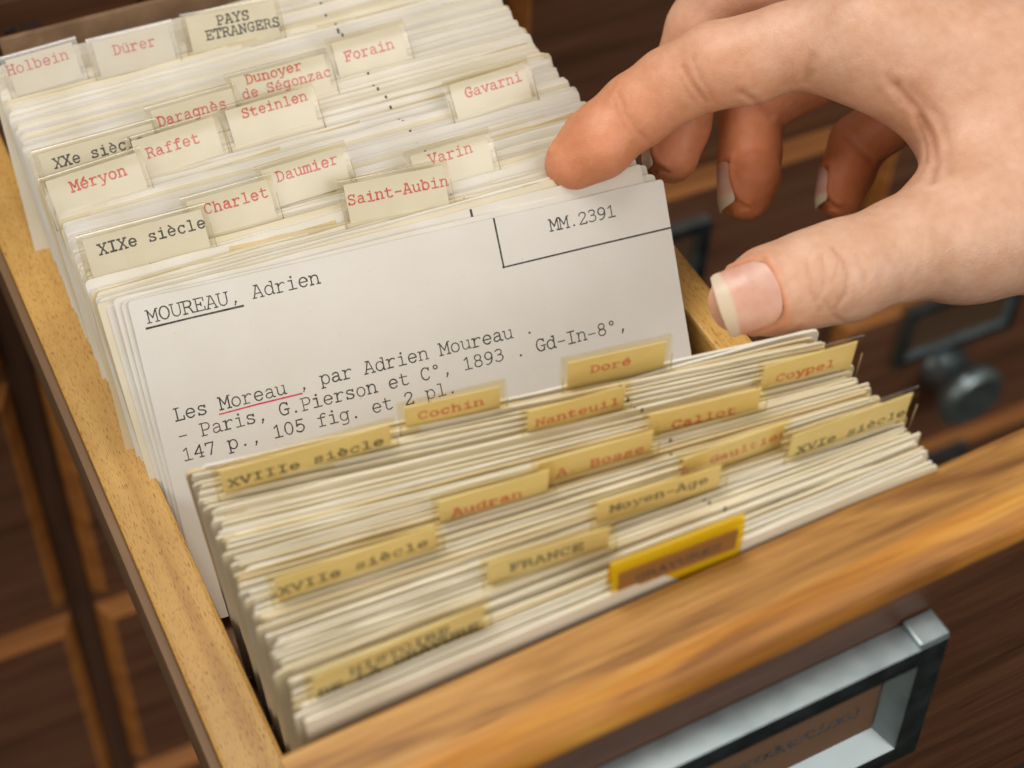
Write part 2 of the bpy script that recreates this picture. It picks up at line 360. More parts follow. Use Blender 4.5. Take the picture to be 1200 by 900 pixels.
# ------------------------------------------------------------------ typewriter letters (pen strokes, 6 units wide)
def arc(cx, cy, rx, ry, a0, a1, n=14):
    return [(cx + rx*math.cos(math.radians(a0+(a1-a0)*i/n)), cy + ry*math.sin(math.radians(a0+(a1-a0)*i/n))) for i in range(n+1)]
def ln(*p): return list(p)
O_ = lambda: arc(3, 2.25, 2.0, 2.3, 0, 360, 20)
GL = {
 'a': [[(4.2,2.5),(2.7,2.55),(1.4,2.2),(.9,1.2),(1.3,.3),(2.3,-.05),(3.4,.3),(4.2,1.1)], [(1.3,3.7),(2,4.35),(3,4.5),(3.9,4.1),(4.2,3.3),(4.2,.7),(4.6,.05),(5.4,.05)]],
 'b': [arc(3.1,2.25,1.9,2.3,0,360,20), [(.4,6.2),(1.25,6.2),(1.25,.05)]],
 'c': [arc(3.1,2.25,2.0,2.3,42,318), [(4.75,4.4),(4.75,3.3)]],
 'd': [arc(2.8,2.25,1.9,2.3,0,360,20), [(3.7,6.2),(4.7,6.2),(4.7,.05),(5.5,.05)]],
 'e': [[(1.05,2.3),(4.95,2.3)] , arc(3,2.25,2.0,2.3,2,322)],
 'f': [[(5.1,5.7),(4.6,6.2),(3.6,6.2),(2.7,5.5),(2.6,4.5),(2.6,0)], [(1.1,4.35),(4.6,4.35)], [(1.2,.02),(4.3,.02)]],
 'g': [arc(2.8,2.35,1.85,2.15,0,360,20), [(5.5,4.4),(4.65,4.4),(4.65,-.9),(3.9,-1.75),(2.2,-1.85),(1.4,-1.6)]],
 'h': [[(.5,6.2),(1.3,6.2),(1.3,.05)], [(1.3,3),(2.2,4.2),(3.3,4.5),(4.3,4),(4.6,3),(4.6,.05)], [(.5,.02),(2.2,.02)], [(3.8,.02),(5.5,.02)]],
 'i': [[(1.4,4.4),(3.1,4.4),(3.1,.05)], [(1.1,.02),(5.0,.02)], '.3.0,6.1'],
 'k': [[(.5,6.2),(1.3,6.2),(1.3,.05)], [(4.6,4.4),(1.4,1.7)], [(2.5,2.6),(4.9,.05)], [(.5,.02),(2.1,.02)]],
 'l': [[(1.5,6.2),(3.1,6.2),(3.1,.05)], [(1.1,.02),(5.0,.02)]],
 'm': [[(.1,4.4),(.8,4.4),(.8,.05)], [(.8,3.4),(1.5,4.35),(2.3,4.4),(2.95,3.7),(2.95,.05)], [(2.95,3.4),(3.7,4.35),(4.5,4.4),(5.1,3.7),(5.1,.05)], [(.1,.02),(1.6,.02)], [(2.4,.02),(3.6,.02)], [(4.5,.02),(5.9,.02)]],
 'n': [[(.5,4.4),(1.3,4.4),(1.3,.05)], [(1.3,3),(2.2,4.2),(3.3,4.5),(4.3,4),(4.6,3),(4.6,.05)], [(.5,.02),(2.2,.02)], [(3.8,.02),(5.5,.02)]],
 'o': [O_()],
 'p': [arc(3.1,2.25,1.9,2.3,0,360,20), [(.4,4.4),(1.25,4.4),(1.25,-1.8)], [(.4,-1.8),(2.4,-1.8)]],
 'q': [arc(2.8,2.25,1.9,2.3,0,360,20), [(5.5,4.4),(4.7,4.4),(4.7,-1.8)], [(3.6,-1.8),(5.5,-1.8)]],
 'r': [[(.8,4.4),(1.9,4.4),(1.9,.05)], [(1.9,2.8),(2.7,4.0),(3.8,4.5),(4.6,4.4),(5.1,3.9)], [(.8,.02),(3.7,.02)]],
 's': [[(4.5,3.5),(4.0,4.2),(2.9,4.5),(1.8,4.2),(1.4,3.4),(2,2.6),(3.2,2.3),(4.3,1.9),(4.75,1.1),(4.2,.25),(3,-.05),(1.8,.2),(1.3,.9)], [(4.6,4.5),(4.6,3.4)], [(1.2,0),(1.2,1.1)]],
 't': [[(2.1,5.9),(2.1,.9),(2.7,.1),(3.8,-.05),(5.0,.5)], [(.8,4.3),(4.6,4.3)]],
 'u': [[(.4,4.4),(1.3,4.4),(1.3,1.3),(1.8,.25),(2.8,-.05),(3.8,.4),(4.6,1.4)], [(3.7,4.4),(4.6,4.4),(4.6,.05),(5.5,.05)]],
 'v': [[(1,4.4),(3,.05),(5,4.4)], [(.3,4.4),(1.9,4.4)], [(4.1,4.4),(5.7,4.4)]],
 'x': [[(1.1,4.4),(4.9,.05)], [(4.9,4.4),(1.1,.05)]],
 'y': [[(1,4.4),(3.1,.1)], [(5.1,4.4),(2.6,-1.75),(.9,-1.8)], [(.3,4.4),(1.9,4.4)], [(4.2,4.4),(5.8,4.4)]],
 'z': [[(1.2,3.4),(1.2,4.4),(4.6,4.4),(1.1,.05),(4.9,.05),(4.9,1)]],
 'A': [[(.9,.05),(2.7,6.1),(3.3,6.1),(5.1,.05)], [(1.6,6.12),(3.0,6.12)], [(1.6,2.1),(4.4,2.1)], [(.2,.02),(2,.02)], [(4,.02),(5.8,.02)]],
 'B': [[(1.3,.05),(1.3,6.15),(3.5,6.15),(4.5,5.6),(4.6,4.6),(3.9,3.5),(3.2,3.3),(1.3,3.3)], [(3.2,3.3),(4.7,2.8),(5.1,1.7),(4.6,.5),(3.5,.05),(.5,.05)], [(.5,6.17),(1.4,6.17)]],
 'C': [arc(3.1,3.1,2.2,3.1,38,322,18), [(4.9,6),(4.9,4.6)]],
 'D': [[(.5,.05),(3.0,.05),(4.4,.7),(5.1,2),(5.2,3.2),(4.9,4.6),(4.1,5.7),(2.9,6.15),(.5,6.15)], [(1.4,.05),(1.4,6.15)]],
 'E': [[(5.0,4.6),(5.0,6.15),(.5,6.15)], [(1.4,6.15),(1.4,.05)], [(.5,.05),(5.2,.05),(5.2,1.7)], [(1.4,3.2),(3.6,3.2)], [(3.6,4.1),(3.6,2.3)]],
 'F': [[(5.2,4.5),(5.2,6.15),(.5,6.15)], [(1.5,6.15),(1.5,.05)], [(.6,.02),(3.2,.02)], [(1.5,3.2),(3.7,3.2)], [(3.7,4.1),(3.7,2.3)]],
 'G': [arc(3.1,3.1,2.2,3.1,40,300,18), [(4.9,6),(4.9,4.7)], [(3.3,2.7),(5.6,2.7)], [(4.8,2.7),(4.8,.5),(4.2,.2)]],
 'H': [[(1.2,0),(1.2,6.15)], [(4.8,0),(4.8,6.15)], [(1.2,3.2),(4.8,3.2)], [(.3,.02),(2.1,.02)], [(3.9,.02),(5.7,.02)], [(.3,6.12),(2.1,6.12)], [(3.9,6.12),(5.7,6.12)]],
 'I': [[(3,.05),(3,6.1)], [(1.2,.02),(4.8,.02)], [(1.2,6.12),(4.8,6.12)]],
 'L': [[(2,6.1),(2,.05)], [(.9,6.12),(3.3,6.12)], [(.9,.02),(5.2,.02),(5.2,1.8)]],
 'M': [[(1,.05),(1,6.1),(3,2.2),(5,6.1),(5,.05)], [(.1,6.12),(1,6.12)], [(5,6.12),(5.9,6.12)], [(.1,.02),(2,.02)], [(4,.02),(5.9,.02)]],
 'N': [[(1.2,.05),(1.2,6.1),(4.8,.1),(4.8,6.1)], [(.3,6.12),(1.2,6.12)], [(3.9,6.13),(5.7,6.13)], [(.3,.02),(2.1,.02)]],
 'O': [arc(3,3.1,2.25,3.1,0,360,22)],
 'P': [[(1.5,.05),(1.5,6.15)], [(.6,6.15),(3.6,6.15),(4.8,5.6),(5.1,4.4),(4.7,3.2),(3.6,2.7),(1.5,2.7)], [(.6,.02),(3.2,.02)]],
 'R': [[(1.3,.05),(1.3,6.15)], [(.4,6.15),(3.3,6.15),(4.5,5.7),(4.8,4.6),(4.3,3.5),(3.3,3.1),(1.3,3.1)], [(3.2,3.1),(4.1,2.2),(4.9,.05),(5.8,.05)], [(.4,.02),(2.3,.02)]],
 'S': [[(4.8,4.7),(4.3,5.8),(3,6.2),(1.7,5.8),(1.2,4.7),(1.7,3.7),(3,3.2),(4.4,2.7),(5,1.6),(4.4,.4),(3,-.05),(1.6,.3),(1.0,1.4)], [(4.9,6.1),(4.9,4.6)], [(.95,0),(.95,1.5)]],
 'T': [[(.7,4.5),(.7,6.15),(5.3,6.15),(5.3,4.5)], [(3,6.15),(3,.05)], [(1.8,.02),(4.2,.02)]],
 'U': [[(1.1,6.1),(1.1,1.9),(1.6,.6),(3,-.05),(4.4,.6),(4.9,1.9),(4.9,6.1)], [(.2,6.12),(2,6.12)], [(4,6.12),(5.8,6.12)]],
 'V': [[(.8,6.1),(3,.05),(5.2,6.1)], [(.1,6.12),(1.8,6.12)], [(4.2,6.12),(5.9,6.12)]],
 'X': [[(1,6.1),(5,.05)], [(5,6.1),(1,.05)], [(.3,6.12),(2,6.12)], [(4,6.12),(5.7,6.12)], [(.3,.02),(2,.02)], [(4,.02),(5.7,.02)]],
 'Y': [[(.9,6.1),(3,3),(5.1,6.1)], [(3,3),(3,.05)], [(1.8,.02),(4.2,.02)], [(.2,6.12),(1.8,6.12)], [(4.2,6.12),(5.8,6.12)]],
 '0': [arc(3,3.1,1.9,3.1,0,360,22)],
 '1': [[(1.5,5.0),(3.1,6.15),(3.1,.05)], [(1.2,.02),(5.0,.02)]],
 '2': [[(1.1,4.7),(1.5,5.7),(2.8,6.2),(4.2,5.8),(4.7,4.7),(4.2,3.5),(1.1,.4),(1.1,.05),(4.9,.05),(4.9,.9)]],
 '3': [[(1.2,5.4),(2.2,6.15),(3.6,6.1),(4.5,5.2),(4.3,4),(3.3,3.4),(2.3,3.35)], [(3.3,3.4),(4.6,2.8),(4.9,1.7),(4.3,.5),(3,-.05),(1.7,.1),(.9,.8)]],
 '4': [[(4,.05),(4,6.1),(.9,2),(5.1,2)], [(2.9,.02),(5,.02)]],
 '5': [[(4.6,6.1),(1.6,6.1),(1.4,3.2),(2.4,3.9),(3.6,3.8),(4.7,2.9),(4.8,1.6),(4.1,.4),(2.8,-.05),(1.6,.2),(.9,.9)]],
 '7': [[(1.1,5.1),(1.1,6.1),(4.9,6.1),(2.7,.05)]],
 '8': [arc(3,4.7,1.6,1.5,-90,270,18), arc(3,1.6,1.9,1.65,90,450,18)],
 '9': [arc(3,4.3,1.85,1.9,-10,350,18), [(4.85,4.2),(4.7,2.2),(3.9,.7),(2.5,-.05),(1.5,.1)]],
 '.': ['.3.0,0.35'], ',': ['.3.1,0.5', [(3.2,.4),(2.5,-1.1)]], '-': [[(1.2,2.3),(4.8,2.3)]],
 '\u00b0': [arc(3,5.2,1.0,1.0,0,360,14)], '(': [[(4.2,6.8),(3.0,5),(2.8,2.6),(3.1,.4),(4.2,-1.2)]], ')': [[(1.8,6.8),(3.0,5),(3.2,2.6),(2.9,.4),(1.8,-1.2)]],
 "'": [[(3,6.3),(2.8,4.6)]], ' ': [],
}
GL['\u00e9'] = GL['e'] + [[(2.7,5.2),(4.0,6.4)]]
GL['\u00e8'] = GL['e'] + [[(3.2,5.2),(1.9,6.4)]]
GL['\u00fc'] = GL['u'] + ['.2.0,5.9', '.4.0,5.9']
rt = random.Random(5)
def strip(pts, w, mb, y, mi, put):
    """a pen stroke as one flat mitred ribbon"""
    closed = len(pts) > 3 and math.dist(pts[0], pts[-1]) < 1e-3
    p = pts[:-1] if closed else pts
    n = len(p); L = []; R = []
    for i in range(n):
        a = p[i-1] if (i > 0 or closed) else None
        b = p[(i+1) % n] if (i < n-1 or closed) else None
        d1 = (p[i][0]-a[0], p[i][1]-a[1]) if a else None
        d2 = (b[0]-p[i][0], b[1]-p[i][1]) if b else None
        d1 = d1 or d2; d2 = d2 or d1
        l1 = math.hypot(*d1) or 1e-6; l2 = math.hypot(*d2) or 1e-6
        n1 = (-d1[1]/l1, d1[0]/l1); n2 = (-d2[1]/l2, d2[0]/l2)
        m = (n1[0]+n2[0], n1[1]+n2[1]); q = (m[0]*n1[0]+m[1]*n1[1]) or 1e-6
        k = min(abs(1.0/q), 1.1) * (w/2) * (1 + rt.uniform(-.16, .16))
        m = (m[0]*k, m[1]*k)
        q0 = list(p[i])
        if not closed and i in (0, n-1):
            s = -1 if i == 0 else 1
            q0[0] += s*d2[0]/l2*w*.35; q0[1] += s*d2[1]/l2*w*.35
        L.append((q0[0]+m[0], q0[1]+m[1])); R.append((q0[0]-m[0], q0[1]-m[1]))
    v = [put(x, z, y) for x, z in L] + [put(x, z, y) for x, z in R]
    f = [(i, n+i, n+i+1, i+1) for i in range(n-1)]
    if closed: f.append((n-1, 2*n-1, n, 0))
    mb.add(v, f, mi)
def sharp(st):
    """cut a stroke where it doubles back"""
    out, cur = [], [st[0]]
    for i in range(1, len(st)):
        cur.append(st[i])
        if i < len(st) - 1:
            a = (st[i][0]-st[i-1][0], st[i][1]-st[i-1][1]); b_ = (st[i+1][0]-st[i][0], st[i+1][1]-st[i][1])
            if a[0]*b_[0] + a[1]*b_[1] < -.25*math.hypot(*a)*math.hypot(*b_): out.append(cur); cur = [st[i]]
    return out + [cur]
def type_text(mb, text, u0, vbase, pitch, put, mi=1, weight=0.85, size=None, dy=0.02):
    """text whose first letter's centre is u0, baseline vbase; put(u, v, lift) gives the 3-D point"""
    s = (size or pitch) / 6.0
    for k, ch in enumerate(text):
        jx, jy, jw = rt.uniform(-.03, .03), rt.uniform(-.05, .05), rt.uniform(.85, 1.15)
        uc = u0 + k * pitch + jx
        for j, st in enumerate(GL[ch]):
            if isinstance(st, str):
                x, z = map(float, st[1:].split(','))
                c = [(uc + (x-3)*s + .62*s*math.cos(a*math.pi/4), vbase + jy + z*s + .62*s*math.sin(a*math.pi/4)) for a in range(8)]
                mb.add([put(a, b, dy + .004*j) for a, b in c], [tuple(range(8))], mi)
            else:
              for sub in sharp(st):
                strip([(uc + (x-3)*s, vbase + jy + z*s) for x, z in sub], weight*s*jw, mb, dy + .004*j, mi, put)

# ------------------------------------------------------------------ the cabinet behind
TH = math.radians(4.0)
cab = empty('card_cabinet', (0, 230, 0), (0, TH, 0))
tag(cab, 'dark stained wooden card catalogue cabinet with many closed drawers behind the open drawer', 'cabinet')
PX, CX0 = 186.0, 22.0
ROWZ = [(133, 6), (-2, -127), (-135, -268), (-278, -402), (-412, -536)]
COLS = [CX0 - PX * 2, CX0 - PX, CX0, CX0 + PX, CX0 + 2 * PX, CX0 + 3 * PX]
b = MB(); b.box(COLS[0] - 100, COLS[-1] + 100, 14, 60, -560, 150)
b.build('carcass', M['dark_v'], cab)
for i in range(len(COLS) + 1):
    b = MB(); x = COLS[0] - PX / 2 + i * PX
    b.box(x - 4.6, x + 4.6, -3, 13.8, -560, 150, bev=0.8)
    b.build('stile', M['dark_v'], cab)
for i in range(len(ROWZ) - 1):
    z0, z1 = ROWZ[i + 1][0], ROWZ[i][1]
    for c in COLS:
        b = MB(); q = 15 if c > 300 else 0; b.box(c - 88.2, c + 88.2, -2, 13.6, z0 + .6 + q, z1 - .6 + q, bev=0.8)
        b.build('crossbar', M['dark'], cab)
hb = MB(); hb.box(-31, 31, -1.6, -0.2, -9, 9, bev=.4)
hp = hb.build('label_plate', M['dark'], cab); hp.location = (-0.042, -0.0092, 0.0165)
b = MB(); type_text(b, 'BOIS', -8.1, -3.4, 2.7, lambda u, v, l: (u, -1.7 - l, v), mi=0, weight=1.3, size=3.4)
b.build('lettering', M['black'], hp)

def frame_ring(mb, w, h, t, y0, y1, mi=0, slope=1.5, face=0):
    """a rectangular frame with sloping inner sides"""
    o = [(-w/2, -h/2), (w/2, -h/2), (w/2, h/2), (-w/2, h/2)]
    i0 = [(-w/2+t, -h/2+t), (w/2-t, -h/2+t), (w/2-t, h/2-t), (-w/2+t, h/2-t)]
    i1 = [(-w/2+t+slope, -h/2+t+slope), (w/2-t-slope, -h/2+t+slope), (w/2-t-slope, h/2-t-slope), (-w/2+t+slope, h/2-t-slope)]
    v = [(x, y1, z) for x, z in o] + [(x, y0, z) for x, z in o] + [(x, y0, z) for x, z in i0] + [(x, y1, z) for x, z in i1]
    f = []
    for k in range(4):
        n = (k + 1) % 4
        f += [(k, n, 4+n, 4+k), (8+k, 8+n, 12+n, 12+k), (12+k, 12+n, n, k)]
    mb.add(v, f, mi)
    mb.add(v[4:12], [(k, (k+1) % 4, 4+(k+1) % 4, 4+k) for k in range(4)], face)
def make_holder(parent, loc, w=74, h=40):
    g = MB(); frame_ring(g, w, h, 5.0, -5.0, 0.0, face=1)
    ho = g.build('label_holder', [M['metal_pull'], M['metal_shaded']], parent); ho.location = [c * MM for c in loc]
    g = MB(); g.box(-w/2+5.5, w/2-5.5, -1.2, -.2, -h/2+5.5, h/2-5.5)
    g.build('paper_label', M['tag_dark'], ho)
    return ho
def make_pull(parent, loc):
    """turned metal knob: flange, neck and a rounded head, standing out towards the viewer"""
    g = MB()
    prof = [(0, 0), (12, 0), (12, -1.0), (11.6, -1.6), (11.0, -4.2), (10.4, -8), (10.8, -11.5), (13.0, -14.5), (15.4, -17.2), (16.6, -20.5), (16.2, -23.5), (14.2, -25.8), (12.2, -26.3), (11.4, -25.6), (6.0, -26.4), (0, -26.8)]
    k = 36; vv = []; ff = []
    for r_, y in prof[1:-1]:
        for q in range(k): a = 2*math.pi*q/k; vv.append((r_*math.cos(a), y, r_*math.sin(a)))
    n = len(prof) - 2
    for i in range(n-1):
        for q in range(k): ff.append((i*k+q, i*k+(q+1) % k, (i+1)*k+(q+1) % k, (i+1)*k+q))
    ff.append(tuple((n-1)*k+q for q in range(k)))
    g.add(vv, ff)
    p = g.build('drawer_knob', M['metal_pull'], parent, smooth=True); p.location = [c * MM for c in loc]; p.scale = (1.15, 1.15, 1.15)
    return p
def closed_drawer(cx, z1, z0, label, bare=False):
    d = empty('closed_drawer')
    d.parent = None
    if cx > 300: z1 += 15; z0 += 15
    m = Matrix.Translation(Vector((0, .230, 0))) @ Matrix.Rotation(TH, 4, 'Y') @ Matrix.Translation(Vector((cx * MM, 0, (z0 + z1) / 2 * MM)))
    d.matrix_world = m
    tag(d, label, 'drawer', 'closed drawers of the cabinet')
    hw, hh, e = 88.0, (z1 - z0) / 2, 6.0
    g = MB()
    fr = [(-hw, -hh), (hw, -hh), (hw, hh), (-hw, hh)]
    inn = [(-hw+e, -hh+e), (hw-e, -hh+e), (hw-e, hh-e), (-hw+e, hh-e)]
    steps = [(fr, 13.0, 0), (fr, -1.5, 0), ([(x + (2.2 if x < 0 else -2.2), z + (2.2 if z < 0 else -2.2)) for x, z in fr], -4.6, 0),
             ([(x + (-1.2 if x < 0 else 1.2), z + (-1.2 if z < 0 else 1.2)) for x, z in inn], -8.2, 0), (inn, -8.6, 0)]
    v = []
    for ring, y, _ in steps: v += [(x, y, z) for x, z in ring]
    f = []; mi = []
    for s in range(len(steps) - 1):
        for k in range(4):
            n = (k + 1) % 4
            f.append((4*s+k, 4*s+n, 4*s+4+n, 4*s+4+k)); mi.append(1 if s in (1, 2, 3) else 0)
    f.append((16, 17, 18, 19)); mi.append(0)
    g.v, g.f, g.m = v, f, mi
    g.build('front_panel', [M['dark'], M['lit_edge']], d)
    if bare: return d
    hx, hd = (-30, 16) if 180 < cx < 250 else (-14, -3)
    make_holder(d, (hx, -8.7, hh - 24 - hd))
    make_pull(d, (hx, -8.7, hh - 60 - hd))
    return d
rowname = ['top', 'upper', 'middle', 'lower', 'bottom']
where = {(0, 1): 'dark drawer front showing above the wrist of the hand',}
for ci, c in enumerate(COLS):
    for ri, (z1, z0) in enumerate(ROWZ):
        if (ci, ri) not in ((1, 2), (1, 3), (1, 4), (2, 2), (2, 3), (2, 4), (3, 1), (3, 2), (3, 3), (4, 2), (4, 3), (4, 4), (2, 1), (1, 1), (3, 0), (4, 1), (2, 0)): 
            closed_drawer(c, z1, z0, 'closed dark wooden drawer front far behind, outside the lit area of the cabinet') if False else None
            continue
        lab = {(1, 1): 'closed dark drawer front at the far end beside the pale drawer side',
               (1, 2): 'closed dark drawer front nearest the upper end of the pale drawer side',
               (1, 3): 'closed dark drawer front with lit orange top edge, furthest down beside the pale drawer side',
               (1, 4): 'closed dark drawer front lowest in the column furthest from the hand',
               (2, 0): 'closed dark drawer front directly over the back of the open drawer',
               (2, 1): 'closed dark drawer front hidden mostly behind the open drawer and its cards',
               (2, 2): 'closed dark drawer front half hidden by the pale drawer side, lit upright edge',
               (2, 3): 'closed dark drawer front with lit orange edges beneath the open drawer',
               (2, 4): 'closed dark drawer front lowest below the open drawer, only its top edge showing',
               (3, 0): 'closed dark drawer front above the bent fingers',
               (3, 1): 'closed plain dark drawer front between the back cards and the fingertips',
               (3, 2): 'closed dark drawer front with metal holder seen through the gap of the fingers',
               (3, 3): 'closed dark drawer front below the one seen through the fingers',
               (4, 1): 'closed dark drawer front behind the back of the hand',
               (4, 2): 'closed dark drawer front behind the thumb base',
               (4, 3): 'closed dark drawer front with metal holder and curled pull below the thumb',
               (4, 4): 'closed dark drawer front whose lit top edge shows under the metal pull'}[(ci, ri)]
        closed_drawer(c, z1, z0, lab, bare=(ci, ri) == (3, 1))

# ------------------------------------------------------------------ the open drawer
drw = empty('open_drawer')
tag(drw, 'open wooden catalogue drawer with pale beech sides and varnished orange front', 'drawer')
ZR = 29.0
b = MB(); b.box(-76.3, -64.6, -88.0, 226, -18, ZR, bev=1.0)
b.box(-78.4, -76.32, -87.5, 226, -18, ZR-1.3, mi=1, bev=.4)  # shaded outer side of the rail, added as a darker strip
b.build('side_rail', [M['beech_y'], M['shade_block_wood']], drw)
b = MB(); b.box(66.0, 75.0, -70.0, 226, -18, ZR - 2, bev=1.0)
b.build('side_rail', M['beech_y'], drw)
b = MB(); b.box(-64.3, 65.7, -68, 226, -6, -0.6)
b.build('bottom_board', M['dark'], drw)  # shade of the gap beside the cards, put into the board's dark colour
# front: section of the board, rounded over towards the viewer
def quarter(cy, cz, r, a0, a1, n=8): return [(cy + r*math.cos(math.radians(a0+(a1-a0)*i/n)), cz + r*math.sin(math.radians(a0+(a1-a0)*i/n))) for i in range(n+1)]
prof = [(-71.2, -40), (-71.2, 71.8), (-72.2, 73.0)] + quarter(-83.0, 66.0, 7.0, 90, 180, 10) + [(-90.0, -40)]
b = MB(); b.sweep(prof, -69.2, 104)
fp = b.build('front_panel', M['front'], drw)
# its label holder
g = MB()
frame_ring(g, 104, 43, 6.0, -6.2, 0.0, slope=3.2, face=1)
for sx in (-1, 1):
    x0, x1 = sorted((sx * 51.9, sx * 45.5)); g.box(x0, x1, -6.1, -.1, 21.53, 23.0, bev=.35)
ho = g.build('label_holder', [M['metal'], M['metal_shaded']], drw); ho.location = (0, -.0902, .0350)
b = MB(); b.box(-43, 43, -1.5, -.3, -12.2, 12.2)
pl = b.build('paper_label', M['tag'], ho)
b = MB(); type_text(b, '(production)', 38.4 - 2.75 * 11, -3.6, 2.75, lambda u, v, l: (u, -1.5 - l, v), mi=0, weight=1.25, size=3.3)
b.build('lettering', M['black'], pl)
make_pull(drw, (0, -90.0, -8))

b = MB(); b.box(-62, 62, -3, 3, 0.5, 75, bev=1.0)
fb = b.build('follower_block', M['shade_block_wood']); fb.location = (0, .1095, 0); fb.rotation_euler = (math.radians(-35), 0, math.radians(-5))
tag(fb, 'brown wooden follower block standing behind the last cards', 'follower block')

# ------------------------------------------------------------------ cards
def card_mesh(name, Wd, H, t, bow, mats, r=1.4, lip=0.0, frame=False, seed=0, nx=30):
    """one card: lower left corner at the origin, face towards -y, upper corners rounded"""
    rr = random.Random(seed)
    xs = [0, .12*r, .4*r, r] + [r + (Wd - 2*r) * i / nx for i in range(1, nx)] + [Wd - r, Wd - .4*r, Wd - .12*r, Wd]
    ph, wv = rr.uniform(0, 6), rr.uniform(-.12, .12)
    def top(x):
        d = min(x, Wd - x)
        drop = r - math.sqrt(max(r*r - (r - d)**2, 0)) if d < r else 0
        return H - drop + .10 * math.sin(x / 9.0 + ph) + .07 * math.sin(x * 1.9 + 3*ph) + .05 * math.sin(x * 4.3 + 7*ph)
    zs = [0, .35, .7, .9, 1.0]
    def yb(x, f): return bow * math.sin(math.pi * x / Wd) * f + wv * math.sin(x / 17.0 + ph) * f + lip * f * f
    nz = len(zs); n = len(xs)
    v = []
    for s in (-t/2, t/2):
        for x in xs:
            for f in zs: v.append((x, s + yb(x, f), f * top(x)))
    I = lambda s, i, j: s*n*nz + i*nz + j
    f = []
    for i in range(n-1):
        for j in range(nz-1):
            f.append((I(0,i,j), I(0,i+1,j), I(0,i+1,j+1), I(0,i,j+1)))
            f.append((I(1,i,j), I(1,i,j+1), I(1,i+1,j+1), I(1,i+1,j)))
        f.append((I(0,i,nz-1), I(0,i+1,nz-1), I(1,i+1,nz-1), I(1,i,nz-1)))
        f.append((I(0,i,0), I(1,i,0), I(1,i+1,0), I(0,i+1,0)))
    ends = []
    for i in (0, n-1):
        for j in range(nz-1):
            q = (I(0,i,j), I(0,i,j+1), I(1,i,j+1), I(1,i,j)); f.append(q if i == 0 else q[::-1]); ends.append(len(f)-1)
    fm = [0]*len(f)
    for q in ends: fm[q] = len(mats) - 1 if len(mats) > 2 else 0
    if frame:     # the printed corner box, which reaches the top edge
        def pt(x, z, l):
            ff = z / H
            return (x, -t/2 + yb(x, ff) - l, z)
        def rect(x0, x1, z0, z1):
            b0 = len(v); k = 6
            for a in range(k+1):
                x = x0 + (x1-x0)*a/k
                v.append(pt(x, z0, .02)); v.append(pt(x, z1, .02))
            for a in range(k): f.append((b0+2*a, b0+2*a+2, b0+2*a+3, b0+2*a+1)); fm.append(1)
        rect(83.2, 83.75, H - 11.5, H - .05); rect(83.75, Wd - .1, H - 11.5, H - 10.95)
        b0 = len(v)
        for x in (83.2, 83.75):
            for s in (-t/2, t/2): v.append((x, s + yb(x, 1), top(x) + .02))
        f.append((b0, b0+2, b0+3, b0+1)); fm.append(1)
    me = bpy.data.meshes.new(name)
    me.from_pydata([(a*MM, c*MM, d*MM) for a, c, d in v], [], f)
    for m in mats: me.materials.append(m)
    me.polygons.foreach_set('material_index', fm)
    me.update(); return me
def place(o, x, y, yaw, tilt, z=0.4):
    """lower left corner at x, y; tilt > 0 leans the top away into the drawer"""
    o.matrix_world = Matrix.Translation(Vector((x*MM, y*MM, z*MM))) @ Matrix.Rotation(yaw, 4, 'Z') @ Matrix.Rotation(-tilt, 4, 'X')
rc = random.Random(11)
plain = [card_mesh('index_card', 125, 75 + rc.uniform(-.7, .5), rc.uniform(.30, .42), rc.uniform(-.25, .25), [M['card'], M['black']], r=rc.choice([0.5, 0.9, 1.6]), frame=(k % 3 == 0), seed=k) for k in range(14)]
plain_f = [card_mesh('index_card', 125, 75 + rc.uniform(-.7, .5), rc.uniform(.30, .46), rc.uniform(-.25, .25), [M['card_cream'] if k % 5 < 3 else M['card_aged'], M['black'], M['card_end']], r=rc.choice([0.5, 0.9, 1.6]), frame=(k % 3 == 1), seed=140+k) for k in range(14)]
guide = [card_mesh('guide_card', 125, 75 + rc.uniform(-.3, .3), .55, rc.uniform(-.15, .15), [M['manila'] if k % 2 else M['card'], M['black'], M['card_end']], seed=40+k) for k in range(4)]

def make_tab(parent, w, u, zc, hgt, lines, ink, paper, film, under=2.0, curve=2.2):
    """celluloid tab on the top edge of a guide card: u along the card, zc the height of its top"""
    g = MB()
    d = 1.25
    prof = [(-d, -hgt - under), (-d, -4.6), (-d + .12, -3.2), (-.78, -1.6), (-.32, -.5), (-.08, -.08), (.25, -.05), (.6, -.6), (.72, -curve), (.72, -hgt)]
    n = len(prof); v = []
    for x in (0, w):
        for i, (y, z) in enumerate(prof):
            v.append((x, y, z))
    g.add(v, [(i, n+i, n+i+1, i+1) for i in range(n-1)])
    # cut edges of the film at both ends
    for x in (0, w - .16):
        g.box(x, x + .16, -d - .06, -d + .04, -hgt - under + .1, -4.6, mi=1)
    t = g.build('tab', [film, M['rim'] if film is not M['film_yellow'] else film], parent, smooth=True)
    t.location = (u*MM, 0, zc*MM)
    g = MB(); ins = 1.3
    if film is M['film_yellow']: g.box(1.3, w - 1.3, -1.40, -1.30, -hgt + 2.6, -2.2)
    else: g.box(ins, w - ins, -.52, -.30, -hgt + .4, -1.3)
    y0 = -1.40 if film is M['film_yellow'] else -.52
    put = lambda a, bb, l: (a, y0 - l, bb)
    for (text, u0, vb, pitch) in lines:
        type_text(g, text, u0, vb, pitch, put, mi=1, weight=1.0)
    g.build('label_strip', [paper, ink], t)
    return t

E_ = '\u00e9'; EG = '\u00e8'
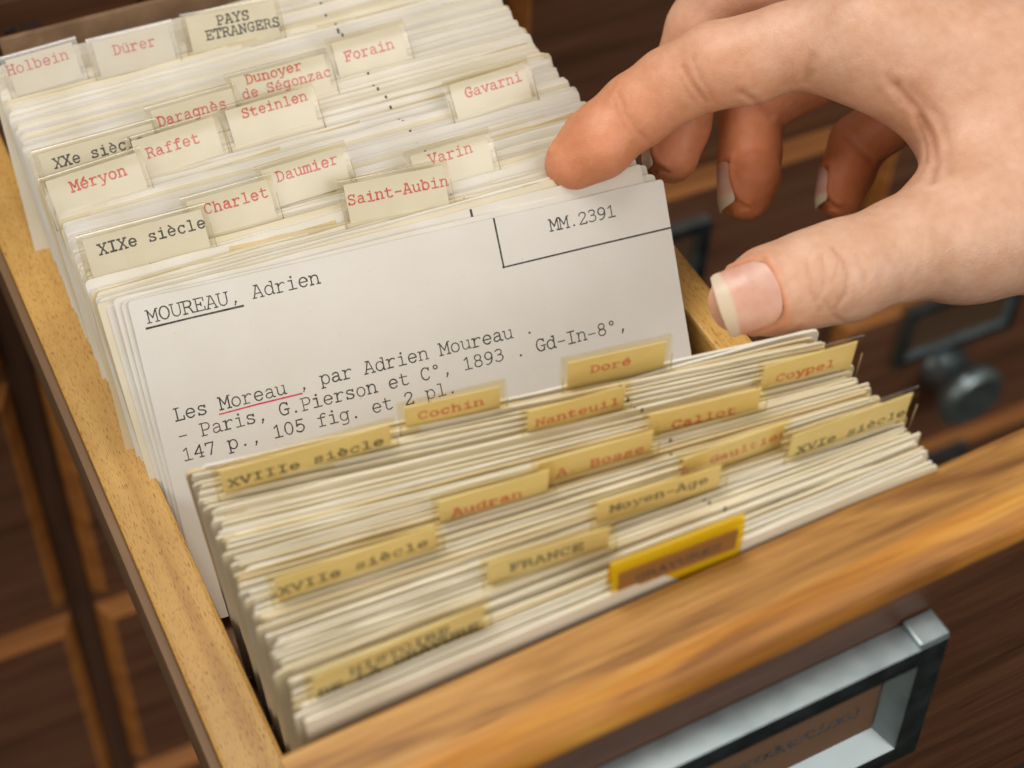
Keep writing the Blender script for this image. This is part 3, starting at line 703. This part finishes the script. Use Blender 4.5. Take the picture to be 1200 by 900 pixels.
# name of writing, ink, first/last end of the tab's top edge (x,y), first letter offset, letter pitch, centre of letters below the tab's top, label
FRONT = [
 ([('XVIIIe si'+EG+'cle', 3.4, 6.4, 2.33)], 'black', (-59.8,-17.7), (-25.1,-22.3), 'guide card with olive tab typed XVIIIe si'+EG+'cle, first before the typed card'),
 ([('Cochin', 4.7, 5.2, 2.2)], 'red', (-23.5,-19.6), (-2.7,-23.6), 'guide card whose red-typed tab begins Coc, touching the last line of the typed card'),
 ([('Dor'+E_, 6.8, 5.4, 2.12)], 'red', (9.0,-23.9), (30.9,-28.3), 'guide card with a four-letter red name in a wide clear tab'),
 ([('Nanteuil', 3.8, 6.0, 2.14)], 'red', (-3.4,-31.3), (18.4,-34.5), 'guide card whose red-typed olive tab begins Nan'),
 ([('Coypel', 5.3, 6.8, 2.12)], 'red', (41.5,-42.3), (63.3,-45.4), 'guide card under the thumb whose red-typed tab begins Coy'),
 ([('Callot', 7.0, 6.9, 2.2)], 'red', (16.4,-42.5), (40.8,-47.0), 'guide card whose red-typed olive tab begins Cal'),
 ([('A. Bosse', 5.9, 6.9, 2.2)], 'red', (-7.1,-43.1), (17.7,-46.4), 'guide card whose red-typed tab begins with initial A and full stop'),
 ([('Audran', 4.7, 7.0, 2.3)], 'red', (-27.0,-42.6), (-3.6,-45.6), 'guide card whose red-typed olive tab begins Aud'),
 ([('L. Gaultier', 1.9, 5.6, 2.05)], 'red', (16.7,-54.5), (40.3,-56.0), 'guide card whose red-typed tab is half hidden by the Moyen-Age tab'),
 ([('XVIe si'+EG+'cle', 4.0, 7.6, 2.14)], 'black', (37.2,-59.2), (65.1,-61.0), 'guide card typed XVIe si'+EG+'cle in black, below the thumb'),
 ([('Moyen-Age', 4.8, 5.0, 2.17)], 'black', (-1.9,-56.1), (24.6,-59.3), 'guide card with tab typed Moyen-Age in black'),
 ([('XVIIe si'+EG+'cle', 2.6, 6.3, 2.35)], 'black', (-59.4,-44.8), (-27.2,-47.4), 'guide card with tab typed XVIIe si'+EG+'cle in black'),
 ([('FRANCE', 6.3, 5.6, 2.35)], 'black', (-25.0,-58.8), (0.1,-62.0), 'guide card with tab typed FRANCE in black'),
 ([('HISTOIRE', 8.9, 5.2, 2.33), ('DE LA GRAVURE', 2.9, 8.4, 2.33)], 'black', (-61.0,-66.1), (-26.9,-66.2), 'guide card with two blurred black lines on its tab'),
 ([('GRAVURES', 5.6, 6.4, 2.15)], 'black', (-5.4,-70.0), (20.5,-71.4), 'guide card with bright yellow plastic tab against the drawer front'),
]
BACK = [
 ([('Saint-Aubin', 2.5, 5.2, 2.13)], 'red', (-5.1,58.4), (19.8,53.4), 'guide card with a hyphenated red-typed tab just behind the typed card', 13.2),
 ([('XIXe si'+EG+'cle', 5.0, 4.6, 2.2)], 'black', (-62.6,69.0), (-33.7,65.8), 'guide card with tab typed XIXe si'+EG+'cle in black', 10.8),
 ([('Varin', 6.3, 3.7, 2.16)], 'red', (11.9,60.0), (32.9,58.7), 'guide card whose short red name is overlapped by the hyphenated tab', 10.4),
 ([('Charlet', 5.5, 4.4, 2.15)], 'red', (-38.3,69.8), (-17.2,68.1), 'guide card whose red-typed tab begins Cha, half behind the XIXe tab', 9.6),
 ([('Daumier', 5.2, 4.0, 2.15)], 'red', (-20.0,71.5), (1.8,70.4), 'guide card whose red-typed tab begins Dau', 9.6),
 ([('Gavarni', 5.5, 4.5, 2.14)], 'red', (30.3,78.5), (52.2,77.6), 'guide card whose red-typed tab begins Gav, beside the index finger', 9.6),
 ([('M'+E_+'ryon', 7.2, 4.6, 2.2)], 'red', (-64.6,91.2), (-40.7,90.9), 'guide card whose red-typed tab begins M, next to the pale drawer side', 9.4),
 ([('Raffet', 4.8, 5.3, 2.16)], 'red', (-43.0,95.2), (-20.7,94.4), 'guide card whose red-typed tab begins Raf', 10.2),
 ([('Steinlen', 5.8, 3.4, 2.04)], 'red', (-20.0,95.1), (3.2,93.9), 'guide card whose red-typed tab begins Ste', 9.8),
 ([('XXe si'+EG+'cle', 5.0, 4.6, 2.16)], 'black', (-63.4,101.1), (-34.1,98.9), 'guide card with tab typed XXe si'+EG+'cle in black', 9.6),
 ([('Daragn'+EG+'s', 3.1, 4.6, 2.12)], 'red', (-35.5,103.5), (-13.2,102.1), 'guide card whose red-typed tab begins Dar, half hidden behind the Raf tab', 9.6),
 ([('Dunoyer', 5.6, 2.8, 2.04), ('de S'+E_+'gonzac', 3.9, 6.0, 2.04)], 'red', (-14.7,105.7), (11.1,103.6), 'guide card with a red name typed in two lines on its tab', 9.6),
 ([('Forain', 4.6, 5.6, 2.16)], 'red', (11.7,106.6), (32.0,105.2), 'guide card whose red-typed tab begins For', 9.6),
 ([('PAYS', 9.6, 3.8, 2.1), ('ETRANGERS', 6.2, 6.9, 2.1)], 'black', (-16.2,133.7), (8.2,129.2), 'guide card with tab typed PAYS ETRANGERS in black capitals', 8.8),
 ([('D\u00fcrer', 6.7, 4.7, 2.15)], 'red', (-40.0,135.1), (-18.7,132.8), 'guide card at the back whose glare-whitened red tab begins D', 8.6),
 ([('Holbein', 1.9, 4.2, 2.2)], 'red', (-60.9,138.5), (-41.8,137.6), 'guide card at the back corner whose glare-whitened red tab begins H', 8.0),
]
FW, BW = 'guide cards in the front half', 'guide cards in the back half'
def guide_card(k, lines, ink, a, bb, label, hgt, front):
    w = math.dist(a, bb); ux, uy = (bb[0]-a[0])/w, (bb[1]-a[1])/w
    yaw = math.atan2(uy, ux)
    tl = math.radians(-6.0 if front else 35.0)
    lz = (84.0 if front else 69.6) / math.cos(tl)          # length along the card from its foot to the tab's top
    dyf = math.sin(tl) * lz
    # where the tab starts along the card, keeping the card's left end near its neighbours'
    u = a[0] - (-62.6 if front else -63.3) + rc.uniform(-1.2, 1.2)
    u = max(-1.2, min(u, 125.2 - w))
    xl = a[0] - ux*u + uy*dyf; yl = a[1] - uy*u - ux*dyf
    o = bpy.data.objects.new('guide_card', guide[(k*7 + (0 if front else 1)) % 4]); COL.objects.link(o)
    place(o, xl, yl, yaw, tl, 0.4)
    tag(o, label, 'guide card', FW if front else BW)
    yellow = 'yellow' in label
    inkm = M[ink]
    H = 75.0
    hg = hgt or (lz - H + 2.2)
    L = [(t, u0 - 0.0, -vc - .75, p) for t, u0, vc, p in lines]
    make_tab(o, w, u, lz, max(hg, lz - H + .8), L, inkm,
             M['label_orange'] if yellow else M['label_front' if front else 'label_back'],
             M['film_yellow'] if yellow else M['film_glare'] if lines[0][0] in ('Holbein', 'D\u00fcrer') else M['film_aged' if front else 'film'])
    return o, yl
for k, (lines, ink, a, bb, lab) in enumerate(FRONT): guide_card(k, lines, ink, a, bb, lab, None, True)
for k, (lines, ink, a, bb, lab, h) in enumerate(BACK): guide_card(k, lines, ink, a, bb, lab, h, False)

# plain cards: fan of the front half (the left end spreads, the thumb squeezes the right end)
def slot(s0, spots, gap):
    for q in spots:
        if abs(s0 - q) < gap: return q + (gap if s0 >= q else -gap)
    return s0
FYL, FYR, BYL, BYR = (-10.0, -69.3), (-38.0, -71.5), (53.5, 146.5), (39.5, 139.0)
fs = []
for _, _, a, bb, _ in FRONT:
    mx, my = (a[0]+bb[0])/2, (a[1]+bb[1])/2 + .9
    q = (mx + 62) / 125
    fs.append((my - (FYL[0] + (FYR[0]-FYL[0])*q)) / 1)
def solve(a, bb, YL, YR, dy):
    mx, my = (a[0]+bb[0])/2, (a[1]+bb[1])/2 + dy
    q = (mx + 62) / 125
    y0 = YL[0] + (YR[0]-YL[0])*q; y1 = YL[1] + (YR[1]-YL[1])*q
    return (my - y0) / (y1 - y0)
fs = [solve(a, bb, FYL, FYR, .9) for _, _, a, bb, _ in FRONT]
bs = [solve(a, bb, BYL, BYR, -5.8) for _, _, a, bb, _, _ in BACK]
def plain_row(n, YL, YR, tilt_of, spots, gap, label, group, xj, meshes, zj, x0):
    for i in range(n):
        s = slot((i + rc.uniform(-.2, .2)) / (n - 1), spots, gap)
        s = min(max(s, 0), 1)
        tl = math.radians(tilt_of(s))
        yl = YL[0] + (YL[1]-YL[0])*s; yr = YR[0] + (YR[1]-YR[0])*s
        yaw = math.atan2(yr - yl, 125.0) + rc.gauss(0, .003)
        x = x0 + 1.3*math.exp(-s/.05)*(x0 < -63) + rc.gauss(0, xj)
        o = bpy.data.objects.new('index_card', meshes[(i*5 + i//14) % 14]); COL.objects.link(o)
        dz = math.sin(tl) * 75
        place(o, x + math.sin(yaw)*dz, yl - math.cos(yaw)*dz + rc.uniform(-.1, .1), yaw, tl + rc.gauss(0, .004), .3 + rc.uniform(0, zj))
        tag(o, label, 'index card', group)
plain_row(74, FYL, FYR, lambda s: -7.0 + 2.5*s, fs, .006, 'plain cream index card packed edge-up in the half nearer the drawer front', 'plain cards packed in the front half', .6, plain_f, 1.7, -62.7)
plain_row(112, BYL, BYR, lambda s: 35.0, bs, .006, 'plain cream index card leaning back in the half behind the typed card', 'plain cards leaning in the back half', .35, plain, .8, -63.6)

# tan divider that opens the front half
o = bpy.data.objects.new('divider_card', card_mesh('divider_card', 125, 74.8, .9, .1, [M['manila'], M['black'], M['card_end']], seed=77)); COL.objects.link(o)
tag(o, 'plain tan divider card without a tab, foremost against the face of the typed card', 'divider card')
yl, yr = -8.4, -36.4; yaw = math.atan2(yr-yl, 125); tl = math.radians(-7.2); dz = math.sin(tl)*75
place(o, -63.3 + math.sin(yaw)*dz, yl - math.cos(yaw)*dz, yaw, tl)

# the typed card held by the hand
U = np.array([.992, -.119, -.047]); U /= np.linalg.norm(U)
V = np.array([.107, .572, .813]); V -= U*(U@V); V /= np.linalg.norm(V)
Nn = np.cross(V, U)      # local +y = z cross x
BL = np.array([-65.9, 7.3, 3.1])
def card_frame(o, org, turn=0.0):
    m = Matrix.Identity(4)
    for r in range(3): m[r][0] = U[r]; m[r][1] = Nn[r]; m[r][2] = V[r]; m[r][3] = org[r]*MM
    o.matrix_world = m @ Matrix.Rotation(turn, 4, 'Y')
mc = bpy.data.objects.new('typed_card', card_mesh('typed_card', 125, 75, .35, 0.0, [M['main']], r=.8, seed=3, nx=20)); COL.objects.link(mc)
# keep this sheet flat so the typing lies on it
for vtx in mc.data.vertices:
    side = -1 if (vtx.index < len(mc.data.vertices)//2) else 1
    vtx.co.y = side * .000175
card_frame(mc, BL)
tag(mc, 'typed cream index card headed MOUREAU, Adrien, held up between finger and thumb', 'index card')
b = MB()
put = lambda u, v, l: (u, -.175 - l, 75 + v)
type_text(b, 'MOUREAU, Adrien', 4.5, -5.4, 2.58, put, 0, .62, 2.72)
type_text(b, 'Les Moreau , par Adrien Moureau .', 5.0, -28.0, 2.555, put, 0, .62, 2.72)
type_text(b, '- Paris, G.Pierson et C\u00b0, 1893 . Gd-In-8\u00b0,', 4.8, -32.7, 2.545, put, 0, .62, 2.72)
type_text(b, '147 p., 105 fig. et 2 pl.', 4.8, -37.3, 2.56, put, 0, .62, 2.72)
type_text(b, 'MM.2391', 97.2, -5.9, 2.33, put, 0, .6, 2.6)
strip([(2.6, -6.5), (12, -6.42), (24.0, -6.45)], .42, b, .03, 0, put)
strip([(83.4, -.1), (83.5, -6), (83.6, -11.6)], .38, b, .03, 0, put)
strip([(83.4, -11.5), (104, -11.45), (124.9, -11.5)], .38, b, .034, 0, put)
strip([(13.6, -28.9), (22, -28.75), (32.4, -28.8)], .34, b, .03, 1, put)
b.build('typing', [M['black'], M['pink']], mc)
for k, (dx, dyk, dzk, dt) in enumerate([(-.5, 1.0, .4, -.012), (-1.0, 2.0, .9, -.024), (-1.4, 3.0, .3, -.014)]):
    o = bpy.data.objects.new('index_card', plain[(k*3+1) % 14]); COL.objects.link(o)
    card_frame(o, BL + U*dx + Nn*dyk + V*dzk, dt)
    tag(o, 'plain cream index card leaning back in the half behind the typed card', 'index card', 'plain cards leaning in the back half')

# ------------------------------------------------------------------ the hand
f32 = np.float32
def cpt(px, py, d): return np.array([(px-600.)/FPX*d, (py-450.)/FPX*d, d])
def chain(*pts): return [(cpt(a, b_, c), r) for a, b_, c, r in pts]
def segs(ch): return [(ch[i][0], ch[i][1], ch[i+1][0], ch[i+1][1]) for i in range(len(ch)-1)]
index = chain((670,192,393,6.3), (706,160,392,7.9), (746,129,391,8.5), (786,101,389,8.7), (836,77,386,9.5), (925,54,382,9.5), (1020,48,378,12.5))
middle = chain((787,180,410,6.7), (794,145,411,7.7), (803,92,412,8.4), (825,35,409,9.0), (856,-12,405,10.0), (940,-25,400,10.0), (1030,-30,395,13.0))
ring = chain((874,226,420,6.6), (879,180,423,7.7), (880,125,424,8.3), (950,84,420,8.6), (1060,20,412,12.0))
pinky = chain((985,229,436,6.0), (994,200,438,6.9), (1006,168,438,7.4), (1070,122,432,7.8), (1115,70,420,11.0))
thumb = chain((868,353,347,6.6), (905,340,348,8.8), (950,327,350,9.6), (988,317,352,10.2), (1060,291,360,10.6), (1130,272,368,13.2))
thumb_meta = chain((1130,272,368,13.2), (1260,245,378,19.0), (1390,210,388,24.0))
palm = [chain((1020,48,378,12.5), (1400,130,392,22)), chain((1030,-30,395,13), (1400,110,400,22)), chain((1060,20,412,12), (1400,150,410,20)),
        chain((1115,70,420,11), (1400,190,415,20)), chain((1168,155,384,14.0), (1320,190,386,22)), chain((1020,48,378,11.5), (1168,150,382,12.5)), chain((1130,272,368,12.5), (1168,158,382,12.5)),
        chain((1390,150,398,27), (1640,190,404,30))]
def rcone(P, a, ra, bpt, rb):
    ba = bpt - a; l2 = float(ba@ba); rr = ra - rb; a2 = l2 - rr*rr; il2 = 1.0/l2
    pa = P - a; y = pa@ba; z = y - l2
    x2 = ((pa*l2 - y[:, None]*ba)**2).sum(1)
    y2 = y*y*l2; z2 = z*z*l2
    k = np.sign(rr)*rr*rr*x2
    out = (np.sqrt(x2*a2*il2) + y*rr)*il2 - ra
    c1 = np.sign(z)*a2*z2 > k
    c2 = np.sign(y)*a2*y2 < k
    out = np.where(c2, np.sqrt(x2 + y2)*il2 - ra, out)
    out = np.where(c1, np.sqrt(x2 + z2)*il2 - rb, out)
    return out
def smin(a, b_, k):
    h = np.clip(k - np.abs(a - b_), 0, None)/k
    return np.minimum(a, b_) - h*h*h*k/6.0
def sd_chain(P, ch, k):
    d = None
    for s in segs(ch):
        q = rcone(P, s[0], s[1], s[2], s[3]); d = q if d is None else smin(d, q, k)
    return d
def ball(P, c, r): return np.sqrt(((P - c)**2).sum(1)) - r
def sdf(P):
    pal = None
    for c in palm:
        q = sd_chain(P, c, 6); pal = q if pal is None else smin(pal, q, 13)
    th = smin(sd_chain(P, thumb, 4), sd_chain(P, thumb_meta, 8), 10)
    pal = smin(pal, th, 11)
    fi = sd_chain(P, index, 3.0)
    fi = smin(fi, ball(P, cpt(704, 177, 389.5), 5.8), 7)           # finger pad
    fi = smin(fi, ball(P, cpt(880, 84, 384), 7.0), 6)            # fleshy first segment
    mi_ = sd_chain(P, middle, 3.0)
    ri = smin(sd_chain(P, ring, 2.0), ball(P, cpt(884, 205, 418), 6.6), 3)
    pi = sd_chain(P, pinky, 2.0)
    d = smin(pal, fi, 7)
    for q in (mi_, ri, pi): d = np.minimum(d, smin(pal, q, 6))
    return d
def build_hand():
    h = 0.62; BK = 8
    lo = np.array([2.0, -108.0, 333.0]); hi = np.array([226.0, 0.0, 462.0])
    nb = np.ceil((hi - lo)/(h*BK)).astype(int); dims = nb*BK + 1
    G = np.full(tuple(dims), 5.0, dtype=f32)
    bi = np.stack(np.meshgrid(*[np.arange(n) for n in nb], indexing='ij'), -1).reshape(-1, 3)
    cen = lo + (bi + .5)*h*BK
    dc = sdf(cen)
    half = h*BK*math.sqrt(3)/2 + 1.2
    inside = bi[dc < -half]
    for i, j, k in inside: G[i*BK:i*BK+BK+1, j*BK:j*BK+BK+1, k*BK:k*BK+BK+1] = -5.0
    near = bi[np.abs(dc) <= half]
    o9 = np.stack(np.meshgrid(*[np.arange(BK+1)]*3, indexing='ij'), -1).reshape(-1, 3)
    for c0 in range(0, len(near), 400):
        blk = near[c0:c0+400]
        idx = (blk[:, None, :]*BK + o9[None]).reshape(-1, 3)
        G[idx[:, 0], idx[:, 1], idx[:, 2]] = sdf(lo + idx*h).astype(f32)
    S = G < 0
    # naive surface nets
    cs = [S[x:S.shape[0]-1+x, y:S.shape[1]-1+y, z:S.shape[2]-1+z] for x in (0, 1) for y in (0, 1) for z in (0, 1)]
    cnt = sum(c.astype(np.int8) for c in cs); act = (cnt > 0) & (cnt < 8)
    ids = -np.ones(act.shape, int); ci = np.argwhere(act); ids[act] = np.arange(len(ci))
    V_ = lo + (ci + .5)*h
    F = []
    for ax in range(3):
        e1, e2 = [(1, 2), (2, 0), (0, 1)][ax]
        sl = [slice(None)]*3; sh = [slice(None)]*3
        sl[ax] = slice(0, -1); sh[ax] = slice(1, None)
        A, B = S[tuple(sl)], S[tuple(sh)]
        ch = np.argwhere(A != B)
        ok = (ch[:, e1] > 0) & (ch[:, e2] > 0) & (ch[:, e1] < S.shape[e1]-1) & (ch[:, e2] < S.shape[e2]-1); ch = ch[ok]
        def cid(d1, d2):
            q = ch.copy(); q[:, e1] -= d1; q[:, e2] -= d2; return ids[q[:, 0], q[:, 1], q[:, 2]]
        q = np.stack([cid(1, 1), cid(0, 1), cid(0, 0), cid(1, 0)], 1)
        fl = ~A[ch[:, 0], ch[:, 1], ch[:, 2]]
        q[fl] = q[fl][:, ::-1]
        F.append(q)
    F = np.concatenate(F)
    eps = .05
    def grad(P):
        g = np.stack([(sdf(P + np.eye(3)[i]*eps) - sdf(P - np.eye(3)[i]*eps)) for i in range(3)], 1)
        return g/np.linalg.norm(g, axis=1, keepdims=True)
    for it in range(3):
        V_ = V_ - np.clip(sdf(V_), -.6, .6)[:, None]*grad(V_)*.9
    return V_, F, grad(V_)
HV, HF, HN = build_hand()
# creases: lines drawn on the skin where the joints fold, found by looking them up on the finished surface
tree = BVHTree.FromPolygons([tuple(v) for v in HV], [tuple(int(i) for i in q) for q in HF])
def on_skin(px, py):
    d = Vector(((px-600)/FPX, (py-450)/FPX, 1)).normalized()
    hit = tree.ray_cast(Vector((0, 0, 0)), d)
    return np.array(hit[0]) if hit[0] is not None else None
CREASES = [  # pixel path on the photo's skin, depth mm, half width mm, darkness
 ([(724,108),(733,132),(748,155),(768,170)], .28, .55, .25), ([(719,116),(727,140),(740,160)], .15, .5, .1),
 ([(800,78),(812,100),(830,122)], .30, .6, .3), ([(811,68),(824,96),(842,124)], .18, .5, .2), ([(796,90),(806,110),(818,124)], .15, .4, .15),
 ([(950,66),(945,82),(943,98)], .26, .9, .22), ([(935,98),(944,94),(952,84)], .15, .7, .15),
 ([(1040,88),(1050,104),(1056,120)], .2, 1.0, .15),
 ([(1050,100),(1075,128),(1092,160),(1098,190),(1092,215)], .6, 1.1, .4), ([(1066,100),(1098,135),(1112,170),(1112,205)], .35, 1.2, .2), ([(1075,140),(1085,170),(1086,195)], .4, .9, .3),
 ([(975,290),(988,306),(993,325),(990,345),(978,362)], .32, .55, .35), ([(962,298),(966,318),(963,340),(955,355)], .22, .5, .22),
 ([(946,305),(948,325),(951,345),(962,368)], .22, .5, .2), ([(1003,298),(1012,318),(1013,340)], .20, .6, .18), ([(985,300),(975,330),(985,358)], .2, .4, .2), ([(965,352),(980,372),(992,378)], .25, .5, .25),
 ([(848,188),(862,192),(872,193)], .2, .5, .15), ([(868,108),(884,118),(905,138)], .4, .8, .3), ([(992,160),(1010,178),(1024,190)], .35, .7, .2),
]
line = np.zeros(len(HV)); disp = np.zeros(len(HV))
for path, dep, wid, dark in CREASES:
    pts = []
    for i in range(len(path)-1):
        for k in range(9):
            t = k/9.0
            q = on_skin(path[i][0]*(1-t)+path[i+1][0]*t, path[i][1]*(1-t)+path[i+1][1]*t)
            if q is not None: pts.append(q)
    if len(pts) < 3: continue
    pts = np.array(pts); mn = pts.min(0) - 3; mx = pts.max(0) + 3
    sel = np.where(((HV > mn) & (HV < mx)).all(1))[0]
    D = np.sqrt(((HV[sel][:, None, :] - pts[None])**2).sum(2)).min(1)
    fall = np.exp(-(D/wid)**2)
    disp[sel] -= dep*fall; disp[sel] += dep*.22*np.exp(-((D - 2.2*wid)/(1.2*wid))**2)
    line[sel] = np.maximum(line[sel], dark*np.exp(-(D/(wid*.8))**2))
# blood under the skin reddens fingertips; the curled fingers' shade is coloured in too
flush_shade = np.zeros(len(HV))
for ch, amt, rad in ((index, .75, 42), (middle, .8, 32), (ring, .95, 40), (pinky, 1.0, 46), (thumb, .4, 12)):
    D = np.sqrt(((HV - ch[0][0])**2).sum(1)); flush_shade = np.maximum(flush_shade, amt*np.exp(-(D/rad)**2))
NAILS = []
def nail(tip, root, normal, hw, L0, L1, R, lift, free, droop=.012):
    """curved nail plate: from L0 to L1 (mm from the tip centre, + towards the tip) along the finger, half width hw, cross radius R"""
    a, c = cpt(*tip), cpt(*root)
    ax = a - c; ax /= np.linalg.norm(ax)
    n = np.array(normal, float); n -= ax*(n@ax); n /= np.linalg.norm(n)
    s = np.cross(n, ax)
    nu, nv = 25, 46; top = []; edge = []
    hs = np.linspace(2.0, 15.0, 261)
    def skin_h(l):
        dd = sdf(a + ax*l + hs[:, None]*n); neg = np.where(dd < 0)[0]
        return hs[neg[-1]] if len(neg) else 2.0
    pl_ = np.linspace(L0, 0.5, 8); sl, h0 = np.polyfit(pl_, [skin_h(q) for q in pl_], 1); sl = -sl
    for j in range(nv):
        t = j/(nv-1); lpos = L0 + (L1-L0)*t
        corner = 1 - .30*max(0, 1 - t*6)**2 - .10*max(0, (t-.9)*10)**2
        for i in range(nu):
            u = (-1 + 2*i/(nu-1))*corner
            ang = u*hw/R
            rad = R*math.cos(ang) - R
            le = lpos - 1.5*u*u*t*t + 1.1*u*u*(1-t)**2
            hh_ = h0 + .55 - sl*lpos*(1 if lpos < 0 else .5) - (droop*lpos*lpos if lpos > 0 else 0)
            edge.append((t - free - .06*u*u + .03)/.06)
            top.append(a + ax*le + s*(R*math.sin(ang)) + n*(hh_ + rad))
    top = np.array(top); bot = top - n*.28
    v = np.concatenate([top, bot]); f = []; fm = []
    m = nu*nv
    for j in range(nv-1):
        for i in range(nu-1):
            q = (j*nu+i, j*nu+i+1, (j+1)*nu+i+1, (j+1)*nu+i)
            t = (j+.5)/(nv-1); u = abs(-1 + 2*(i+.5)/(nu-1))
            isf = 1 if t > free + .07*u*u else 0
            f.append(q); fm.append(isf); f.append(tuple(x+m for x in q[::-1])); fm.append(isf)
    rim = [i for i in range(nu)] + [j*nu+nu-1 for j in range(1, nv)] + [m-1-i for i in range(1, nu)] + [j*nu for j in range(nv-2, 0, -1)]
    for k in range(len(rim)):
        x, y = rim[k], rim[(k+1) % len(rim)]; f.append((x, x+m, y+m, y)); fm.append(1 if min(x, y) > m*free else 0)
    NAILS.append((v, f, np.clip(edge + edge, 0, 1)))
    # the skin sits a little proud round the plate and dips beneath it
    loc = HV - a; l = loc@ax; w = np.arcsin(np.clip(loc@s/R, -1, 1))*R; hgt = loc@n
    near = (hgt > h0*.25 - 2)
    dx = np.maximum(np.abs(w) - hw, 0); dl = np.maximum(L0 - l, 0)
    ins = np.minimum(hw - np.abs(w), l - L0)
    dist = np.where(ins > 0, -ins, np.sqrt(dx*dx + dl*dl))
    on = near & (l < L1)
    disp[on] += (.55*np.exp(-((dist[on] - .9)/.9)**2))
    under = on & (ins > .6)
    disp[under] -= .7
    flush_shade[on] = np.maximum(flush_shade[on], .6*np.exp(-((dist[on] - .3)/1.0)**2))
nail((868,353,347), (950,327,350), (-.16,-.0,-1), 7.6, -5.0, 6.7, 8.7, 0, .76, .02)
nail((874,226,420), (879,180,423), (-1,.05,-.25), 4.9, -6.0, 6.0, 6.2, 0, .74, .03)
nail((787,180,410), (794,145,411), (-1,-.1,.1), 4.9, -5.5, 6.0, 6.4, 0, .70, .03)
nail((985,229,436), (994,200,438), (-1,.0,-.1), 4.3, -5, 5.5, 5.6, 0, .74, .03)
nail((670,192,393), (746,129,391), (-.75,-.62,.62), 5.0, -6, 2.4, 6.8, 0, .7, .05)
HV2 = HV + HN*disp[:, None]
def to_world(P): return P@RX + CAM
ov = to_world(HV2)
me = bpy.data.meshes.new('hand')
me.from_pydata((ov*MM).tolist(), [], [tuple(int(i) for i in q) for q in HF])
me.materials.append(M['skin'])
me.polygons.foreach_set('use_smooth', [True]*len(me.polygons))
for nm, arr in (('flush_shade', flush_shade), ('line', line)):
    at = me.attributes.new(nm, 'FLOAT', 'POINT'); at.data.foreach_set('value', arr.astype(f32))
hand = bpy.data.objects.new('hand', me); COL.objects.link(hand)
sm = hand.modifiers.new('even_skin', 'SMOOTH'); sm.factor = .35; sm.iterations = 2
tag(hand, 'bare right hand reaching in, index finger and thumb parting the cards', 'hand')
for v, f, fm in NAILS:
    nm_ = link_mesh('fingernail', to_world(v).tolist(), f, M['nail'], hand, None, True)
    at = nm_.data.attributes.new('free_edge', 'FLOAT', 'POINT'); at.data.foreach_set('value', np.asarray(fm, dtype=f32))
